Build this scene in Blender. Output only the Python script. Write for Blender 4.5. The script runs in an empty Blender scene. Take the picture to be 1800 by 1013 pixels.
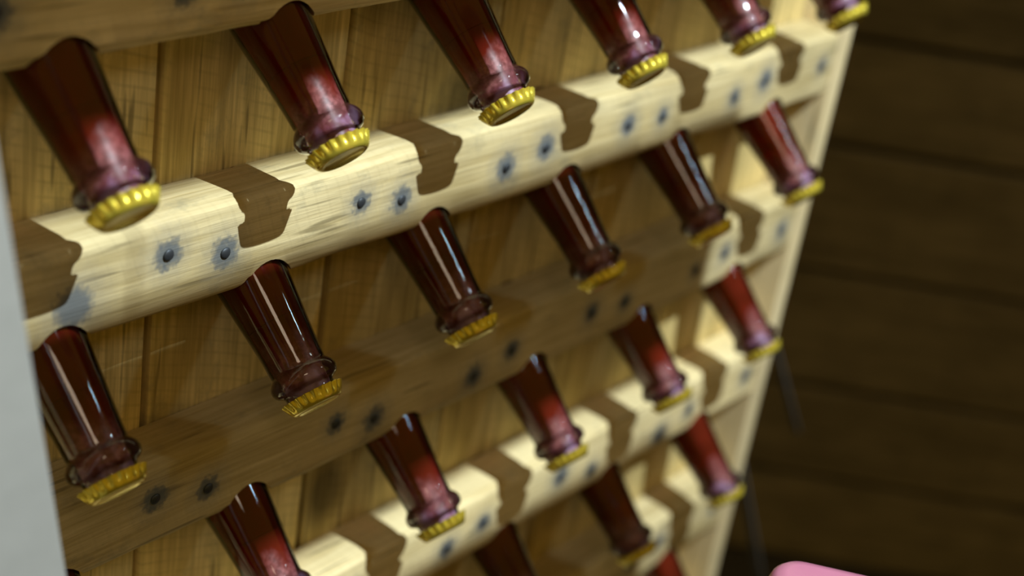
import bpy, bmesh, math, random
import numpy as np
from mathutils import Vector, Matrix, noise

random.seed(7)
S = bpy.context.scene
COL = S.collection

# ------------------------------------------------------------------ camera
R0 = (0.63748422, -0.75648410, 0.14610159)      # right
R1 = (-0.25437505, -0.38564695, -0.88688782)    # down
R2 = (0.72726007, 0.52821230, -0.43827452)      # forward
CP = Vector((-0.36392948, -0.46037861, 0.26808322))
FPX = 2741.4
cam = bpy.data.cameras.new('camera')
co = bpy.data.objects.new('camera', cam)
COL.objects.link(co)
co.matrix_world = Matrix(((R0[0], -R1[0], -R2[0], CP[0]),
                          (R0[1], -R1[1], -R2[1], CP[1]),
                          (R0[2], -R1[2], -R2[2], CP[2]),
                          (0, 0, 0, 1)))
cam.sensor_width = 36
cam.lens = FPX * 36 / 1800
cam.clip_start = 0.02
cam.clip_end = 60
cam.dof.use_dof = True
cam.dof.focus_distance = 0.752
cam.dof.aperture_fstop = 4.0
S.camera = co

# ------------------------------------------------------------------ world, lights, exposure
w = bpy.data.worlds.new('room_ambience')
S.world = w
w.use_nodes = True
bg = w.node_tree.nodes['Background']
bg.inputs[0].default_value = (1.0, 0.63, 0.06, 1)
bg.inputs[1].default_value = 0.165

LAMP = Vector((0.31, -1.10, 1.50))


def light(name, kind, loc, energy, color, **kw):
    l = bpy.data.lights.new(name, kind)
    l.energy = energy
    l.color = color
    for k, v in kw.items():
        setattr(l, k, v)
    o = bpy.data.objects.new(name, l)
    COL.objects.link(o)
    o.location = loc
    return o


def aim(o, target):
    o.rotation_euler = (Vector(target) - o.location).to_track_quat('-Z', 'Y').to_euler()


k = light('spot_lamp', 'SPOT', LAMP, 242, (0.87, 1.0, 1.08), shadow_soft_size=0.0075,
          spot_size=math.radians(38), spot_blend=0.3)
aim(k, (0.25, 0.0, -0.15))
f1 = light('strip_lamp', 'AREA', (1.25, -1.15, 1.1), 2.2, (0.72, 0.87, 1.0), shape='RECTANGLE', size=0.05, size_y=0.30)
aim(f1, (0.3, 0.0, -0.15))

f2 = light('warm_lamp', 'AREA', (-0.75, -1.2, 1.15), 1.9, (1.0, 0.74, 0.52), shape='DISK', size=0.40)
aim(f2, (0.25, 0.0, -0.1))

vs = S.view_settings
S.display_settings.display_device = 'sRGB'
vs.view_transform = 'Standard'
vs.look = 'None'
vs.gamma = 1
vs.exposure = 0.0
vs.use_curve_mapping = False


# ------------------------------------------------------------------ helpers
def link(name, me, mat=None, parent=None):
    o = bpy.data.objects.new(name, me)
    COL.objects.link(o)
    if mat and not me.materials:
        me.materials.append(mat)
    if parent:
        o.parent = parent
    return o


def bm_mesh(bm, name, smooth=None):
    me = bpy.data.meshes.new(name)
    bmesh.ops.recalc_face_normals(bm, faces=bm.faces[:])
    bm.to_mesh(me)
    bm.free()
    if smooth:
        for p in me.polygons:
            p.use_smooth = True
        me.set_sharp_from_angle(angle=math.radians(smooth))
    return me


def lathe(prof, n=48, fn=None):
    """prof: list of (s, r) along local z; fn(th, s, r) -> r"""
    bm = bmesh.new()
    rings = []
    for s, r in prof:
        if r < 1e-6:
            rings.append([bm.verts.new((0, 0, s))])
        else:
            ring = []
            for i in range(n):
                th = 2 * math.pi * i / n
                rr = fn(th, s, r) if fn else r
                ring.append(bm.verts.new((rr * math.cos(th), rr * math.sin(th), s)))
            rings.append(ring)
    for a, b in zip(rings, rings[1:]):
        if len(a) == 1 and len(b) == 1:
            continue
        for i in range(n):
            j = (i + 1) % n
            if len(a) == 1:
                bm.faces.new((a[0], b[i], b[j]))
            elif len(b) == 1:
                bm.faces.new((a[i], b[0], a[j]))
            else:
                bm.faces.new((a[i], b[i], b[j], a[j]))
    return bm


def box_bm(lo, hi, bevel=0.0, seg=2):
    bm = bmesh.new()
    bmesh.ops.create_cube(bm, size=1)
    for v in bm.verts:
        v.co = Vector([lo[i] + (v.co[i] + 0.5) * (hi[i] - lo[i]) for i in range(3)])
    if bevel:
        bmesh.ops.bevel(bm, geom=bm.edges[:], offset=bevel, segments=seg, affect='EDGES', profile=0.5)
    return bm


def empty(name, loc=(0, 0, 0)):
    o = bpy.data.objects.new(name, None)
    COL.objects.link(o)
    o.location = loc
    o.empty_display_size = 0.02
    return o


def tag(o, label, cat, group=None):
    o['label'] = label
    o['category'] = cat
    if group:
        o['group'] = group


class N:
    def __init__(s, name):
        s.m = bpy.data.materials.new(name)
        s.m.use_nodes = True
        s.t = s.m.node_tree
        s.t.nodes.clear()

    def n(s, typ, ins=None, **kw):
        nd = s.t.nodes.new(typ)
        for k2, v in kw.items():
            setattr(nd, k2, v)
        for k2, v in (ins or {}).items():
            sock = nd.inputs[k2]
            if isinstance(v, bpy.types.NodeSocket):
                s.t.links.new(v, sock)
            else:
                sock.default_value = v
        return nd

    def math(s, op, a, b=0.0, c=0.0, clamp=False):
        nd = s.n('ShaderNodeMath', {0: a, 1: b, 2: c}, operation=op)
        nd.use_clamp = clamp
        return nd.outputs[0]

    def ramp(s, fac, stops, interp='LINEAR'):
        nd = s.n('ShaderNodeValToRGB', {0: fac})
        cr = nd.color_ramp
        cr.interpolation = interp
        while len(cr.elements) < len(stops):
            cr.elements.new(0.5)
        for e, (p, c) in zip(cr.elements, stops):
            e.position = p
            e.color = (c, c, c, 1) if isinstance(c, (int, float)) else (*c, 1)
        return nd.outputs[0]

    def mix(s, fac, a, b, mode='MIX'):
        nd = s.n('ShaderNodeMix', data_type='RGBA', blend_type=mode)
        for idx, v in ((0, fac), (6, a), (7, b)):
            if isinstance(v, bpy.types.NodeSocket):
                s.t.links.new(v, nd.inputs[idx])
            elif idx == 0:
                nd.inputs[0].default_value = v
            else:
                nd.inputs[idx].default_value = (*v, 1)
        return nd.outputs[2]

    def out(s, sh):
        s.n('ShaderNodeOutputMaterial', {0: sh})
        return s.m


def wood(name, dark, light_, axis='X', stains=(), rough=0.75, saw=0.35, bump=0.5, knots=0.0):
    g = N(name)
    tc = g.n('ShaderNodeTexCoord').outputs['Object']
    rnd = g.n('ShaderNodeObjectInfo').outputs['Random']
    off = g.n('ShaderNodeCombineXYZ', {0: g.math('MULTIPLY', rnd, 7.3), 1: g.math('MULTIPLY', rnd, 3.1),
                                       2: g.math('MULTIPLY', rnd, 5.7)}).outputs[0]
    p = g.n('ShaderNodeVectorMath', {0: tc, 1: off}, operation='ADD').outputs[0]
    st = {'X': (3, 42, 42), 'Z': (42, 42, 3)}[axis]
    st2 = {'X': (14, 320, 320), 'Z': (320, 320, 14)}[axis]
    m1 = g.n('ShaderNodeVectorMath', {0: p, 1: st}, operation='MULTIPLY').outputs[0]
    m2 = g.n('ShaderNodeVectorMath', {0: p, 1: st2}, operation='MULTIPLY').outputs[0]
    broad = g.n('ShaderNodeTexNoise', {'Vector': m1, 'Scale': 1.0, 'Detail': 4.0, 'Roughness': 0.6, 'Distortion': 0.6}).outputs[0]
    fine = g.n('ShaderNodeTexNoise', {'Vector': m2, 'Scale': 1.0, 'Detail': 3.0, 'Roughness': 0.65}).outputs[0]
    blot = g.n('ShaderNodeTexNoise', {'Vector': p, 'Scale': 14.0, 'Detail': 2.0}).outputs[0]
    f = g.math('ADD', g.math('MULTIPLY', broad, 0.55), g.math('MULTIPLY', fine, 0.45))
    c = g.mix(g.ramp(f, [(0.38, 0.0), (0.58, 1.0)]), dark, light_)
    c = g.mix(g.ramp(blot, [(0.35, 0.28), (0.6, 0.0)]), c, tuple(x * 0.62 for x in dark))
    gb = g.n('ShaderNodeTexNoise', {'Vector': g.n('ShaderNodeVectorMath', {0: p, 1: (1.0, 1.6, 1.6) if axis == 'X' else (1.6, 1.6, 1.0)}, operation='MULTIPLY').outputs[0],
                                    'Scale': 32.0, 'Detail': 5.0, 'Roughness': 0.7}).outputs[0]
    c = g.mix(g.ramp(gb, [(0.56, 0.0), (0.72, 0.42)]), c, tuple(x * 0.5 for x in (dark[1], dark[1], dark[1] * 0.72)))
    vnd = g.n('ShaderNodeHueSaturation', {'Value': g.math('ADD', 0.84, g.math('MULTIPLY', rnd, 0.3)), 'Color': c})
    c = vnd.outputs[0]
    # saw marks across the grain
    sep = g.n('ShaderNodeSeparateXYZ', {0: p})
    a = sep.outputs[0 if axis == 'X' else 2]
    b = sep.outputs[2 if axis == 'X' else 0]
    ph = g.math('ADD', g.math('MULTIPLY', a, 830.0), g.math('MULTIPLY', b, 300.0))
    ph = g.math('ADD', ph, g.math('MULTIPLY', blot, 7.0))
    sw = g.ramp(g.math('SINE', ph), [(0.55, 0.0), (0.98, 1.0)])
    sw = g.math('MULTIPLY', sw, g.ramp(broad, [(0.42, 0.0), (0.6, 1.0)]))
    c = g.mix(g.math('MULTIPLY', sw, saw), c, tuple(x * 0.45 for x in dark))
    # small dark pits
    pit = g.n('ShaderNodeTexNoise', {'Vector': m1, 'Scale': 5.0, 'Detail': 1.0}).outputs[0]
    c = g.mix(g.ramp(pit, [(0.66, 0.0), (0.73, 0.65)]), c, tuple(x * 0.35 for x in dark))
    if knots:
        kn = g.n('ShaderNodeTexVoronoi', {'Vector': g.n('ShaderNodeVectorMath', {0: p, 1: (9, 9, 6.5)}, operation='MULTIPLY').outputs[0],
                                          'Scale': 1.0}).outputs[0]
        c = g.mix(g.math('MULTIPLY', g.ramp(kn, [(0.09, 1.0), (0.22, 0.0)]), knots), c, (0.05, 0.04, 0.02))
    if stains:
        wob = g.n('ShaderNodeTexNoise', {'Vector': tc, 'Scale': 260.0, 'Detail': 3.0}).outputs['Color']
        wv = g.n('ShaderNodeVectorMath', {0: wob, 1: (0.5, 0.5, 0.5)}, operation='SUBTRACT').outputs[0]
        wv = g.n('ShaderNodeVectorMath', {0: wv, 1: (0.010, 0.010, 0.010)}, operation='MULTIPLY').outputs[0]
        q = g.n('ShaderNodeVectorMath', {0: tc, 1: wv}, operation='ADD').outputs[0]
        acc = None
        for (x, y, z, r) in stains:
            d = g.n('ShaderNodeVectorMath', {0: q, 1: (x, y, z)}, operation='DISTANCE').outputs['Value']
            v = g.math('DIVIDE', d, r)
            acc = v if acc is None else g.math('MINIMUM', acc, v)
        c = g.mix(g.ramp(acc, [(0.0, 0.93), (0.55, 0.90), (0.78, 0.62), (1.0, 0.0)]), c, (0.075, 0.095, 0.11))
        halo = g.ramp(g.math('MULTIPLY', acc, 0.45), [(0.40, 0.35), (0.95, 0.0)])
        c = g.mix(halo, c, tuple(0.35 * x for x in (0.6, 0.62, 0.6)))
    h = g.math('ADD', g.math('MULTIPLY', fine, 0.6), g.math('MULTIPLY', broad, 0.5))
    h = g.math('SUBTRACT', h, g.math('MULTIPLY', sw, saw * 0.6))
    bp = g.n('ShaderNodeBump', {'Strength': bump, 'Distance': 0.0012, 'Height': h}).outputs[0]
    pr = g.n('ShaderNodeBsdfPrincipled', {'Base Color': c, 'Roughness': rough, 'Normal': bp, 'Specular IOR Level': 0.25})
    return g.out(pr.outputs[0])


def plain(name, color, rough=0.5, metal=0.0, spec=0.5, bump=None, var=0.0):
    g = N(name)
    tc = g.n('ShaderNodeTexCoord').outputs['Object']
    nz = g.n('ShaderNodeTexNoise', {'Vector': tc, 'Scale': 60.0, 'Detail': 4.0}).outputs[0]
    c = g.mix(g.math('MULTIPLY', nz, var), color, tuple(x * 0.4 for x in color))
    ins = {'Base Color': c, 'Roughness': rough, 'Metallic': metal, 'Specular IOR Level': spec}
    if bump:
        ins['Normal'] = g.n('ShaderNodeBump', {'Strength': bump, 'Distance': 0.001, 'Height': nz}).outputs[0]
    return g.out(g.n('ShaderNodeBsdfPrincipled', ins).outputs[0])


# ------------------------------------------------------------------ numbers of the rack (metres)
DX, DZ, TILT = 0.1202, 0.1320, 0.7195
YF, YB = 0.038, 0.070           # rail front, plank front
AX = Vector((0, math.cos(TILT), math.sin(TILT)))
X0, X1 = -0.30, 0.678
RT, RB = -0.0345, -0.0835       # rail top / bottom, relative to the cap row in front of it

# ------------------------------------------------------------------ setting
FLOOR_Z = -0.95
m_floor = plain('dark_concrete', (0.06, 0.05, 0.035), 0.85, bump=0.4, var=0.6)
fl = link('floor', bm_mesh(box_bm((-3, -3, FLOOR_Z - 0.05), (5, 5, FLOOR_Z)), 'floor'), m_floor)
fl['kind'] = 'structure'

m_wall = wood('dark_wall_wood', (0.16, 0.13, 0.075), (0.27, 0.22, 0.13), 'X', rough=0.9, saw=0.1, bump=0.25)
H = Vector((R2[0], R2[1], 0)).normalized()
wl = link('wall_back', bm_mesh(box_bm((-2.9, 0.02, 0), (2.9, 0.06, 2.95)), 'wall_back'), plain('wall_gap', (0.012, 0.009, 0.006), 0.9))
wl['kind'] = 'structure'
wl.location = CP + H * 1.80
wl.location.z = FLOOR_Z
wl.rotation_euler = (0, 0, math.atan2(H.y, H.x) - math.pi / 2)
zz = 0.0
random.seed(3)
i = 0
while zz < 2.9:
    hgt = random.choice((0.135, 0.15, 0.165))
    bm = box_bm((-2.88, 0.0 + random.uniform(-.004, .004), zz + 0.005), (2.88, 0.0205, zz + hgt - 0.004), 0.002, 1)
    link('board', bm_mesh(bm, 'board', 40), m_wall, wl)
    zz += hgt

# ------------------------------------------------------------------ the rack
rack = empty('riddling_rack', (0, 0, 0))
tag(rack, 'pale wooden riddling rack with notched horizontal rails holding rows of upturned bottles', 'rack')

m_plank = wood('plank_wood', (0.46, 0.345, 0.125), (0.84, 0.655, 0.28), 'Z', saw=0.2, knots=0.7)
m_nail = plain('dark_iron', (0.085, 0.095, 0.105), 0.55, 0.7, var=0.5, bump=0.5)


def cutter_profile(extra):
    return [(-0.02, 0.0), (-0.02, 0.0135 + extra), (0.022, 0.0145 + extra), (0.06, 0.0182 + extra), (0.09, 0.0206 + extra),
            (0.105, 0.0222 + extra), (0.125, 0.027 + extra), (0.14, 0.0304 + extra), (0.15, 0.0318 + extra), (0.19, 0.0318 + extra), (0.19, 0.0)]


def place_axis(bm, x, z):
    M = Matrix.Translation((x, 0, z)) @ Matrix.Rotation(-(math.pi / 2 - TILT), 4, 'X')
    bmesh.ops.transform(bm, matrix=M, verts=bm.verts[:])
    return bm


def cut(me, cutters, name):
    """boolean difference of all cutters, returned as a new mesh"""
    o = bpy.data.objects.new('tmp', me)
    COL.objects.link(o)
    big = bmesh.new()
    for cbm in cutters:
        t = bpy.data.meshes.new('t')
        cbm.to_mesh(t)
        cbm.free()
        big.from_mesh(t)
        bpy.data.meshes.remove(t)
    bmesh.ops.recalc_face_normals(big, faces=big.faces[:])
    cm = bpy.data.meshes.new('c')
    big.to_mesh(cm)
    big.free()
    c = bpy.data.objects.new('tmpc', cm)
    COL.objects.link(c)
    md = o.modifiers.new('b', 'BOOLEAN')
    md.operation = 'DIFFERENCE'
    md.solver = 'EXACT'
    md.object = c
    dg = bpy.context.evaluated_depsgraph_get()
    res = bpy.data.meshes.new_from_object(o.evaluated_get(dg))
    res.name = name
    bpy.data.objects.remove(o)
    bpy.data.objects.remove(c)
    bpy.data.meshes.remove(cm)
    for p in res.polygons:
        p.use_smooth = True
    res.set_sharp_from_angle(angle=math.radians(35))
    return res


# rails
NX = [-0.070, -0.034, 0.056, 0.090, 0.180, 0.211, 0.298, 0.333, 0.416, 0.454, 0.541, 0.579, 0.661]
NZ = {0: [-.060, -.060, -.052, -.060, -.055, -.061, -.061, -.056, -.058, -.059, -.061, -.055, -.058],
      1: [-.055, -.060, -.054, -.062, -.057, -.065, -.067, -.060, -.059, -.062, -.062, -.058, -.060],
      2: [-.060, -.058, -.060, -.060, -.062, -.058, -.064, -.059, -.057, -.067, -.070, -.062, -.060]}


def rail_mesh(seed):
    prof = [(YB, RT), (YF + 0.012, RT + 0.0005), (YF + 0.003, RT - 0.0005), (YF + 0.0008, RT - 0.0022), (YF, RT - 0.005),
            (YF, RT - 0.018), (YF, RT - 0.031)]
    r = 0.005
    for q in range(1, 7):
        a = q / 6 * math.radians(84)
        prof.append((YF + r * (1 - math.cos(a)), RB + 0.008 * (1 - math.sin(a))))
    prof.append((YB, RB - 0.0005))
    bm = bmesh.new()
    nx = 190
    rings = []
    for i in range(nx + 1):
        x = X0 + (X1 - X0) * i / nx
        ring = []
        for j, (y, z) in enumerate(prof):
            n1 = noise.noise(Vector((x * 9, seed * 5.1, j * 0.35)))
            n2 = noise.noise(Vector((x * 45, seed * 3.7 + 9, j * 1.1)))
            back = 0 if j in (0, len(prof) - 1) else 1
            yy = y + back * (0.0008 * n1 + 0.0003 * n2)
            z2 = z + 0.0013 * n1 + 0.0004 * n2
            ring.append(bm.verts.new((x, yy, z2)))
        rings.append(ring)
    m = len(prof)
    for a, b in zip(rings, rings[1:]):
        for j in range(m):
            bm.faces.new((a[j], b[j], b[(j + 1) % m], a[(j + 1) % m]))
    bm.faces.new(rings[0])
    bm.faces.new(rings[-1][::-1])
    return bm_mesh(bm, 'rail')


nail_bm = bmesh.new()
bmesh.ops.create_uvsphere(nail_bm, u_segments=14, v_segments=8, radius=0.0030)
for v in nail_bm.verts:
    v.co = Vector((v.co.x * (1 + 0.08 * math.sin(3 * v.co.x * 1000)), v.co.z * 0.35, v.co.y))
nail_me = bm_mesh(nail_bm, 'nail_head', 60)
nail_me.materials.append(m_nail)

for row in range(-2, 5):            # rail that stands behind the caps of this row
    zc = -row * DZ
    cuts = []
    for ci in range(-2, 6):
        cuts.append(place_axis(lathe(cutter_profile(0.0012), 40), ci * DX, -DZ))
    me = cut(rail_mesh(row + 3), cuts, 'rail')
    nz = NZ.get(row, NZ[row % 3])
    rs = random.Random(row + 20)
    st = [(x, YF, z, rs.uniform(0.0068, 0.0100)) for x, z in zip(NX, nz)]
    if row == 0:
        st.append((0.005, YF + 0.001, -0.064, 0.012))
    m_rail = wood('rail_wood', (0.55, 0.42, 0.18), (0.82, 0.675, 0.36), 'X', st, saw=0.06, bump=0.8)
    ro = link('rail', me, m_rail, rack)
    ro.location = (0, 0, zc)
    for x, z in zip(NX, nz):
        nh = link('nail_head', nail_me, None, ro)
        nh.location = (x, YF - 0.0003, z)
        nh.rotation_euler = (0, rs.uniform(0, 6), 0)

# back planks with drilled holes
seams = [0.0735 + 0.1214 * i for i in range(-3, 6)]
PB, PT = -0.72, 0.34
for a, b in zip(seams, seams[1:]):
    rs = random.Random(int(a * 1000))
    dy = rs.uniform(-0.0012, 0.0)
    bm = box_bm((a + 0.0021, YB - dy, PB), (b - 0.0021, YB + 0.018 - dy, PT), 0.0012, 2)
    cuts = []
    for row in range(-2, 5):
        for ci in range(-2, 6):
            x = ci * DX
            if x + 0.03 > a and x - 0.03 < b:
                cuts.append(place_axis(lathe(cutter_profile(0.0013), 32), x, -(row + 1) * DZ))
    me = cut(bm_mesh(bm, 'plank'), cuts, 'plank')
    link('plank', me, m_plank, rack)

# side panel at the right and feet
m_side = wood('side_wood', (0.60, 0.47, 0.24), (0.78, 0.64, 0.37), 'Z', saw=0.1, bump=0.3)
for nm, xa, xb in (('side_panel', 0.6792, 0.6972), ('side_panel', -0.3192, -0.3012)):
    link(nm, bm_mesh(box_bm((xa, YF - 0.001, FLOOR_Z), (xb, YB + 0.05, PT + 0.02), 0.0015, 2), nm, 30), m_side, rack)
link('crosspiece', bm_mesh(box_bm((-0.3012, YB + 0.0185, PB - 0.0), (0.6792, YB + 0.045, PB + 0.05), 0.002, 1), 'crosspiece', 30), m_side, rack)
link('crosspiece', bm_mesh(box_bm((-0.3012, YB + 0.0185, PT - 0.05), (0.6792, YB + 0.045, PT), 0.002, 1), 'crosspiece', 30), m_side, rack)

# grey straps hanging on the outer side of the panel
m_strap = plain('dull_grey_strap', (0.17, 0.16, 0.14), 0.6, 0.3, var=0.5)


def bar_between(p, q, wd, th, name, mat, parent, bevel=0.001):
    d = (q - p)
    L = d.length
    bm = box_bm((-wd / 2, -th / 2, 0), (wd / 2, th / 2, L), bevel, 2)
    rot = d.to_track_quat('Z', 'Y').to_matrix().to_4x4()
    bmesh.ops.transform(bm, matrix=Matrix.Translation(p) @ rot, verts=bm.verts[:])
    return link(name, bm_mesh(bm, name, 35), mat, parent)


for p_, q_, wd in ((Vector((0.80478, 0.11200, -0.32385)), Vector((0.96043, 0.11200, -0.52763)), 0.008),
                   (Vector((0.81061, 0.11200, -0.46255)), Vector((0.98198, 0.11200, -0.74543)), 0.011)):
    bar_between(p_, q_, wd, 0.003, 'strap', m_strap, rack)

# ------------------------------------------------------------------ bottles
def glass_mat():
    g = N('clear_glass')
    lw = g.n('ShaderNodeLayerWeight', {'Blend': 0.42}).outputs['Facing']
    tint = g.ramp(lw, [(0.0, (0.97, 0.98, 0.975)), (0.75, (0.93, 0.95, 0.945)), (0.98, (0.80, 0.84, 0.84))])
    tr = g.n('ShaderNodeBsdfTransparent', {0: tint}).outputs[0]
    gl = g.n('ShaderNodeBsdfAnisotropic', {'Color': (1, 1, 1, 1), 'Roughness': 0.03}).outputs[0]
    fr = g.n('ShaderNodeFresnel', {'IOR': 1.52}).outputs[0]
    mx = g.n('ShaderNodeMixShader', {0: g.math('MULTIPLY', fr, 1.25, clamp=True), 1: tr, 2: gl}).outputs[0]
    z = g.n('ShaderNodeSeparateXYZ', {0: g.n('ShaderNodeTexCoord').outputs['Object']}).outputs[2]
    bead = g.ramp(g.math('MULTIPLY', z, 20.0), [(0.19, 0.0), (0.215, 0.25), (0.40, 0.25), (0.43, 0.0)])
    rf = g.n('ShaderNodeBsdfGlass', {'Color': (0.97, 0.99, 0.99, 1), 'Roughness': 0.03, 'IOR': 1.5}).outputs[0]
    return g.out(g.n('ShaderNodeMixShader', {0: bead, 1: mx, 2: rf}).outputs[0])


def liquid_shader(g, tc):
    nz = g.n('ShaderNodeTexNoise', {'Vector': tc, 'Scale': 30.0, 'Detail': 2.0}).outputs[0]
    c = g.mix(g.ramp(nz, [(0.35, 0.0), (0.65, 1.0)]), (0.12, 0.011, 0.006), (0.22, 0.020, 0.010))
    df = g.n('ShaderNodeBsdfPrincipled', {'Base Color': c, 'Roughness': 0.35, 'Specular IOR Level': 0.0}).outputs[0]
    tr = g.n('ShaderNodeBsdfTransparent', {0: (0.68, 0.12, 0.04, 1)}).outputs[0]
    tl = g.n('ShaderNodeBsdfTranslucent', {0: (0.70, 0.09, 0.025, 1)}).outputs[0]
    a = g.n('ShaderNodeMixShader', {0: 0.22, 1: df, 2: tl}).outputs[0]
    return g.n('ShaderNodeMixShader', {0: 0.22, 1: a, 2: tr}).outputs[0]


def liquid_mat():
    g = N('red_liquid')
    tc = g.n('ShaderNodeTexCoord').outputs['Object']
    return g.out(liquid_shader(g, tc))


def sediment_mat():
    g = N('pink_sediment')
    tc = g.n('ShaderNodeTexCoord').outputs['Object']
    z = g.n('ShaderNodeSeparateXYZ', {0: tc}).outputs[2]
    nz = g.n('ShaderNodeTexNoise', {'Vector': tc, 'Scale': 240.0, 'Detail': 5.0, 'Roughness': 0.75}).outputs[0]
    n2 = g.n('ShaderNodeTexNoise', {'Vector': tc, 'Scale': 75.0, 'Detail': 3.0}).outputs[0]
    h = g.math('ADD', g.math('MULTIPLY', z, 20.0), g.math('MULTIPLY', g.math('SUBTRACT', n2, 0.5), 0.7))
    c = g.ramp(h, [(0.0, (0.36, 0.20, 0.32)), (0.18, (0.40, 0.22, 0.36)), (0.26, (0.20, 0.05, 0.07)), (0.36, (0.42, 0.15, 0.15)),
                   (0.66, (0.34, 0.09, 0.085))])
    sp = g.math('MULTIPLY', g.ramp(nz, [(0.44, 0.75), (0.58, 0.0)]), g.ramp(h, [(0.18, 0.0), (0.28, 1.0)]))
    c = g.mix(sp, c, (0.10, 0.015, 0.015))
    df = g.n('ShaderNodeBsdfPrincipled', {'Base Color': c, 'Roughness': 0.4, 'Specular IOR Level': 0.3}).outputs[0]
    tl = g.n('ShaderNodeBsdfTranslucent', {0: (0.6, 0.16, 0.13, 1)}).outputs[0]
    sh = g.n('ShaderNodeMixShader', {0: 0.15, 1: df, 2: tl}).outputs[0]
    return g.out(g.n('ShaderNodeMixShader', {0: g.ramp(h, [(0.50, 0.0), (0.74, 1.0)]), 1: sh, 2: liquid_shader(g, tc)}).outputs[0])


def cap_mat():
    g = N('gold_tinplate')
    tc = g.n('ShaderNodeTexCoord').outputs['Object']
    nz = g.n('ShaderNodeTexNoise', {'Vector': tc, 'Scale': 120.0, 'Detail': 3.0}).outputs[0]
    c = g.mix(nz, (1.0, 0.84, 0.10), (0.94, 0.76, 0.08))
    bp = g.n('ShaderNodeBump', {'Strength': 0.15, 'Distance': 0.0005, 'Height': nz}).outputs[0]
    return g.out(g.n('ShaderNodeBsdfPrincipled', {'Base Color': c, 'Metallic': 0.68, 'Roughness': 0.24, 'Coat Weight': 0.5, 'Coat Roughness': 0.18, 'Normal': bp}).outputs[0])


M_GLASS, M_LIQ, M_SED, M_CAP = glass_mat(), liquid_mat(), sediment_mat(), cap_mat()


def smooth_prof(ctrl, step):
    s = np.arange(ctrl[0][0], ctrl[-1][0], step)
    xs, rs = zip(*ctrl)
    r = np.interp(s, xs, rs)
    kx = np.array([1, 2, 3, 2, 1]) / 9.0
    rp = np.pad(r, 2, mode='edge')
    r = np.convolve(rp, kx, 'valid')
    return list(zip(s.tolist(), r.tolist())) + [ctrl[-1]]


NECK = [(0.022, 0.0145), (0.034, 0.0152), (0.049, 0.0166), (0.065, 0.0181), (0.095, 0.0205), (0.110, 0.0219), (0.130, 0.0265), (0.145, 0.0294), (0.155, 0.0305),
        (0.170, 0.031), (0.238, 0.031), (0.247, 0.028)]
gl = [(0.0040, 0.0), (0.0040, 0.0118), (0.0050, 0.0126), (0.0078, 0.0129), (0.0095, 0.0131), (0.0104, 0.0140), (0.0111, 0.0156),
      (0.0123, 0.0169), (0.0140, 0.0176), (0.0158, 0.0177), (0.0176, 0.0172), (0.0192, 0.0162), (0.0203, 0.0151), (0.0211, 0.0145)] + \
    smooth_prof(NECK, 0.004) + [(0.2495, 0.022), (0.245, 0.0)]
glass_me = bm_mesh(lathe(gl, 64), 'glass', 60)
lq = [(0.0466, 0.0), (0.0466, 0.0142)] + [(s, r - 0.0026) for s, r in smooth_prof(NECK, 0.006) if s > 0.048 and s < 0.238] + [(0.242, 0.024), (0.2425, 0.0)]
liq_me = bm_mesh(lathe(lq, 40), 'liquid', 60)
sd = [(0.0050, 0.0), (0.0052, 0.0108), (0.010, 0.0114), (0.0135, 0.0112), (0.018, 0.0114), (0.024, 0.0123), (0.032, 0.0128),
      (0.040, 0.0136), (0.0462, 0.0142), (0.0464, 0.0)]
sed_me = bm_mesh(lathe(sd, 40), 'sediment', 60)


def flute(th, s, r):
    k2 = max(0.0, min(1.0, (s - 0.0018) / 0.0032))
    wv = math.cos(21 * th)
    wv = math.copysign(abs(wv) ** 0.6, wv)
    return r + 0.00075 * k2 * wv


cp = [(0.0004, 0.0), (0.0004, 0.0096), (0.0000, 0.0104), (0.0000, 0.0118), (0.0004, 0.0128), (0.0012, 0.0136), (0.0022, 0.0141),
      (0.0034, 0.0145), (0.0048, 0.0149), (0.0060, 0.0154), (0.0067, 0.0159), (0.0069, 0.0157), (0.0060, 0.0149), (0.0046, 0.0142),
      (0.0030, 0.0136), (0.0020, 0.0125), (0.0014, 0.0)]
cap_me = bm_mesh(lathe(cp, 168, flute), 'crown_cap', 50)
for me, m in ((glass_me, M_GLASS), (liq_me, M_LIQ), (sed_me, M_SED), (cap_me, M_CAP)):
    me.materials.append(m)

proto = empty('bottle')
for nm, me in (('glass', glass_me), ('liquid', liq_me), ('sediment', sed_me), ('crown_cap', cap_me)):
    link(nm, me, None, proto)

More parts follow.
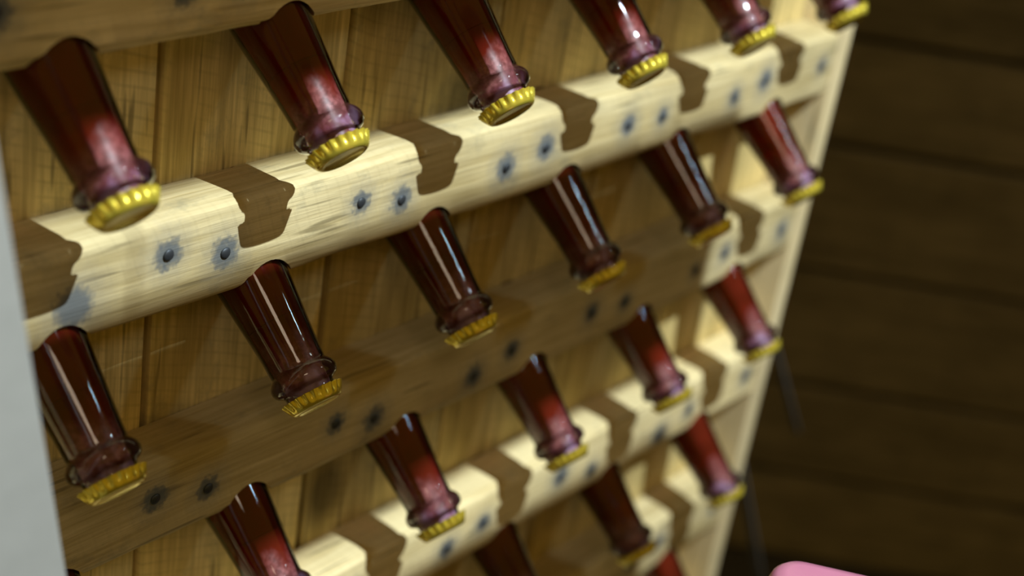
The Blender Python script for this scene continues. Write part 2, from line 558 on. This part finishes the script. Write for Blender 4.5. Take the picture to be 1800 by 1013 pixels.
ROW = ['top row', 'second row', 'third row', 'fourth row', 'bottom row']
POS = {6: ['leftmost', 'second from the left', 'third from the left', 'third from the right', 'second from the right', 'rightmost'],
       3: ['leftmost', 'middle', 'rightmost'], 1: ['only']}
LOOK = ['lit neck over the pale rail', 'orange gold cap before the shaded rail', 'pink lit neck, pale gold cap',
        'red neck below the lower pale rail', 'only its red neck showing']
random.seed(11)
spots = []
for row, cols in enumerate([range(6), range(6), range(6), (3, 4, 5), (5,)]):
    cols = list(cols)
    for q, c in enumerate(cols):
        spots.append((row, c, POS[len(cols)][q]))
ADJ = {(0, 2): (0.003, 0, -0.001), (1, 0): (0, 0, -0.001)}
first = True
for row, c, pos in spots:
    if first:
        b = proto
        first = False
    else:
        b = proto.copy()
        COL.objects.link(b)
        for ch in list(proto.children):
            d = ch.copy()
            COL.objects.link(d)
            d.parent = b
    push = random.uniform(-0.0008, 0.0008) - (0.0052 if row < 2 else 0.0036)
    b.location = Vector((c * DX, 0, -row * DZ)) + AX * push
    b.rotation_mode = 'XYZ'
    spin = Matrix.Rotation(-(math.pi / 2 - TILT), 4, 'X') @ Matrix.Rotation(random.uniform(0, 6.28), 4, 'Z')
    b.rotation_euler = spin.to_euler('XYZ')
    if row == 4:
        lab = 'red glass bottle neck under the lowest rail, bottom row, cap out of view'
    elif row == 1 and c == 5:
        lab = 'rightmost bottle in the second row, brightly lit red neck beside the side panel'
    elif row == 3 and c == 4:
        lab = 'middle bottle in the fourth row, shaded red neck, cap in the dark'
    elif row == 3 and c == 3:
        lab = 'leftmost bottle in the fourth row, only its shaded neck above the bottom edge'
    elif row == 3:
        lab = 'rightmost bottle in the fourth row, bright orange-red neck beside the side panel'
    elif row == 2 and c < 2:
        lab = '%s bottle in third row, cut by the bottom edge' % pos
    else:
        lab = '%s bottle in the %s, %s' % (pos, ROW[row], LOOK[row])
    tag(b, lab, 'bottle', 'upturned red bottles in the riddling rack')

# ------------------------------------------------------------------ grey board leaning in front at the left
m_board = plain('grey_paint', (0.40, 0.40, 0.365), 0.6, var=0.25, bump=0.2)
YP = -0.034
pa, pb = Vector((-0.08043, -0.03400, -0.00623)), Vector((-0.05894, -0.03400, -0.13470))
dr = (pb - pa).normalized()
perp = Vector((-1, 0, dr.x / -dr.z * -1.0)).normalized()
perp = Vector((dr.z, 0, -dr.x))
if perp.x > 0:
    perp = -perp
W = 0.06
top = pa - dr * 0.45
bot = pa + dr * ((FLOOR_Z + 0.012 - pa.z) / dr.z)
bm = bmesh.new()
vv = []
for y in (YP, YP - 0.018):
    for base in (top, bot):
        for s_ in (0, W):
            p = base + perp * s_
            vv.append(bm.verts.new((p.x, y, p.z)))
for f in ((0, 1, 3, 2), (4, 6, 7, 5), (0, 2, 6, 4), (1, 5, 7, 3), (0, 4, 5, 1), (2, 3, 7, 6)):
    bm.faces.new([vv[i] for i in f])
bmesh.ops.bevel(bm, geom=bm.edges[:], offset=0.0015, segments=2, affect='EDGES')
ob = link('leaning_board', bm_mesh(bm, 'leaning_board', 30), m_board)
tag(ob, 'pale grey painted board standing at the left edge in front of the rack', 'board')

# ------------------------------------------------------------------ pink seat showing at the bottom edge
m_pink = plain('pink_plastic', (0.55, 0.20, 0.30), 0.25, var=0.2)
stool = empty('stool', (0, 0, 0))
tag(stool, 'glossy pink-red stool with a rounded seat, its edge peeking in at the bottom right', 'stool')
c0 = Vector((0.244, -0.255, -0.1755))
stool.location = (c0.x, c0.y, FLOOR_Z)
hh = c0.z - FLOOR_Z


def rounded_slab(hx, hy, z0, z1, rad, n=8, edge=0.008):
    bm = bmesh.new()
    loops = []
    for (z, ins) in ((z0, edge * .6), (z0 + edge * .5, 0), (z1 - edge, 0), (z1 - edge * .5, edge * .15), (z1 - edge * .15, edge * .5), (z1, edge * 1.1)):
        lp = []
        for qx, qy, a0 in ((1, 1, 0), (-1, 1, 90), (-1, -1, 180), (1, -1, 270)):
            for q in range(n + 1):
                a = math.radians(a0 + 90 * q / n)
                r = rad - ins
                lp.append(bm.verts.new((qx * (hx - rad) + r * math.cos(a), qy * (hy - rad) + r * math.sin(a), z)))
        loops.append(lp)
    m = len(loops[0])
    for a, b in zip(loops, loops[1:]):
        for i in range(m):
            bm.faces.new((a[i], a[(i + 1) % m], b[(i + 1) % m], b[i]))
    bm.faces.new(loops[0][::-1])
    bm.faces.new(loops[-1])
    return bm


stool.rotation_euler = (0, 0, math.radians(-60))
link('seat', bm_mesh(rounded_slab(0.045, 0.045, hh - 0.03, hh, 0.018), 'seat', 50), m_pink, stool)
for sx in (-1, 1):
    for sy in (-1, 1):
        link('leg', bm_mesh(box_bm((sx * .018 - .006, sy * .018 - .006, 0), (sx * .018 + .006, sy * .018 + .006, hh - 0.03), 0.002, 2), 'leg', 40), m_pink, stool)

# ------------------------------------------------------------------ added, unseen slats above and behind the viewer, shaped to shade alternate rows
scr = empty('added_shade_screen', (-0.62, -0.474, FLOOR_Z))
tag(scr, 'added screen of three wooden slats out of view, put there to shade alternate rows', 'screen')
fr = 0.45
ys = YF + fr * (LAMP.y - YF)
BANDS = [(0.165, -0.001), (-0.070, -0.258), (-0.332, -0.522)]
XR = 0.556
ZS = []
for z1_, z0_ in BANDS:
    za = z0_ + fr * (LAMP.z - z0_)
    zb = z1_ + fr * (LAMP.z - z1_)
    slope = (LAMP.z - 0.0) / (YF - LAMP.y)
    th = 0.010
    # the slat is 10 mm thick: keep its shadow as tall as the band
    lo = za + th * slope * 0.5
    hi = zb - th * slope * 0.5
    xr = XR + fr * (LAMP.x - XR)
    xl = -0.62 if z1_ > 0.1 else 0.112
    ZS.append((lo, hi))
    o = link('shade_slat', bm_mesh(box_bm((xl, ys - th / 2, lo), (xr, ys + th / 2, hi), 0.001, 1), 'shade_slat', 30), m_side, scr)
    o.location = (0.62, 0.474, -FLOOR_Z)
link('shade_post', bm_mesh(box_bm((-0.66, ys - 0.035, FLOOR_Z), (-0.62, ys + 0.005 + 0.02, 0.92), 0.002, 1), 'shade_post', 30), m_side, scr).location = (0.62, 0.474, -FLOOR_Z)

m_cord = plain('twine', (0.4, 0.33, 0.2), 0.9)
for (la, ha), (lb, hb) in zip(ZS, ZS[1:]):
    for x in (0.16, 0.40):
        o = bar_between(Vector((x, ys, hb)), Vector((x, ys, la)), 0.0012, 0.0012, 'shade_cord', m_cord, scr, 0.0001)
        o.location = (0.62, 0.474, -FLOOR_Z)
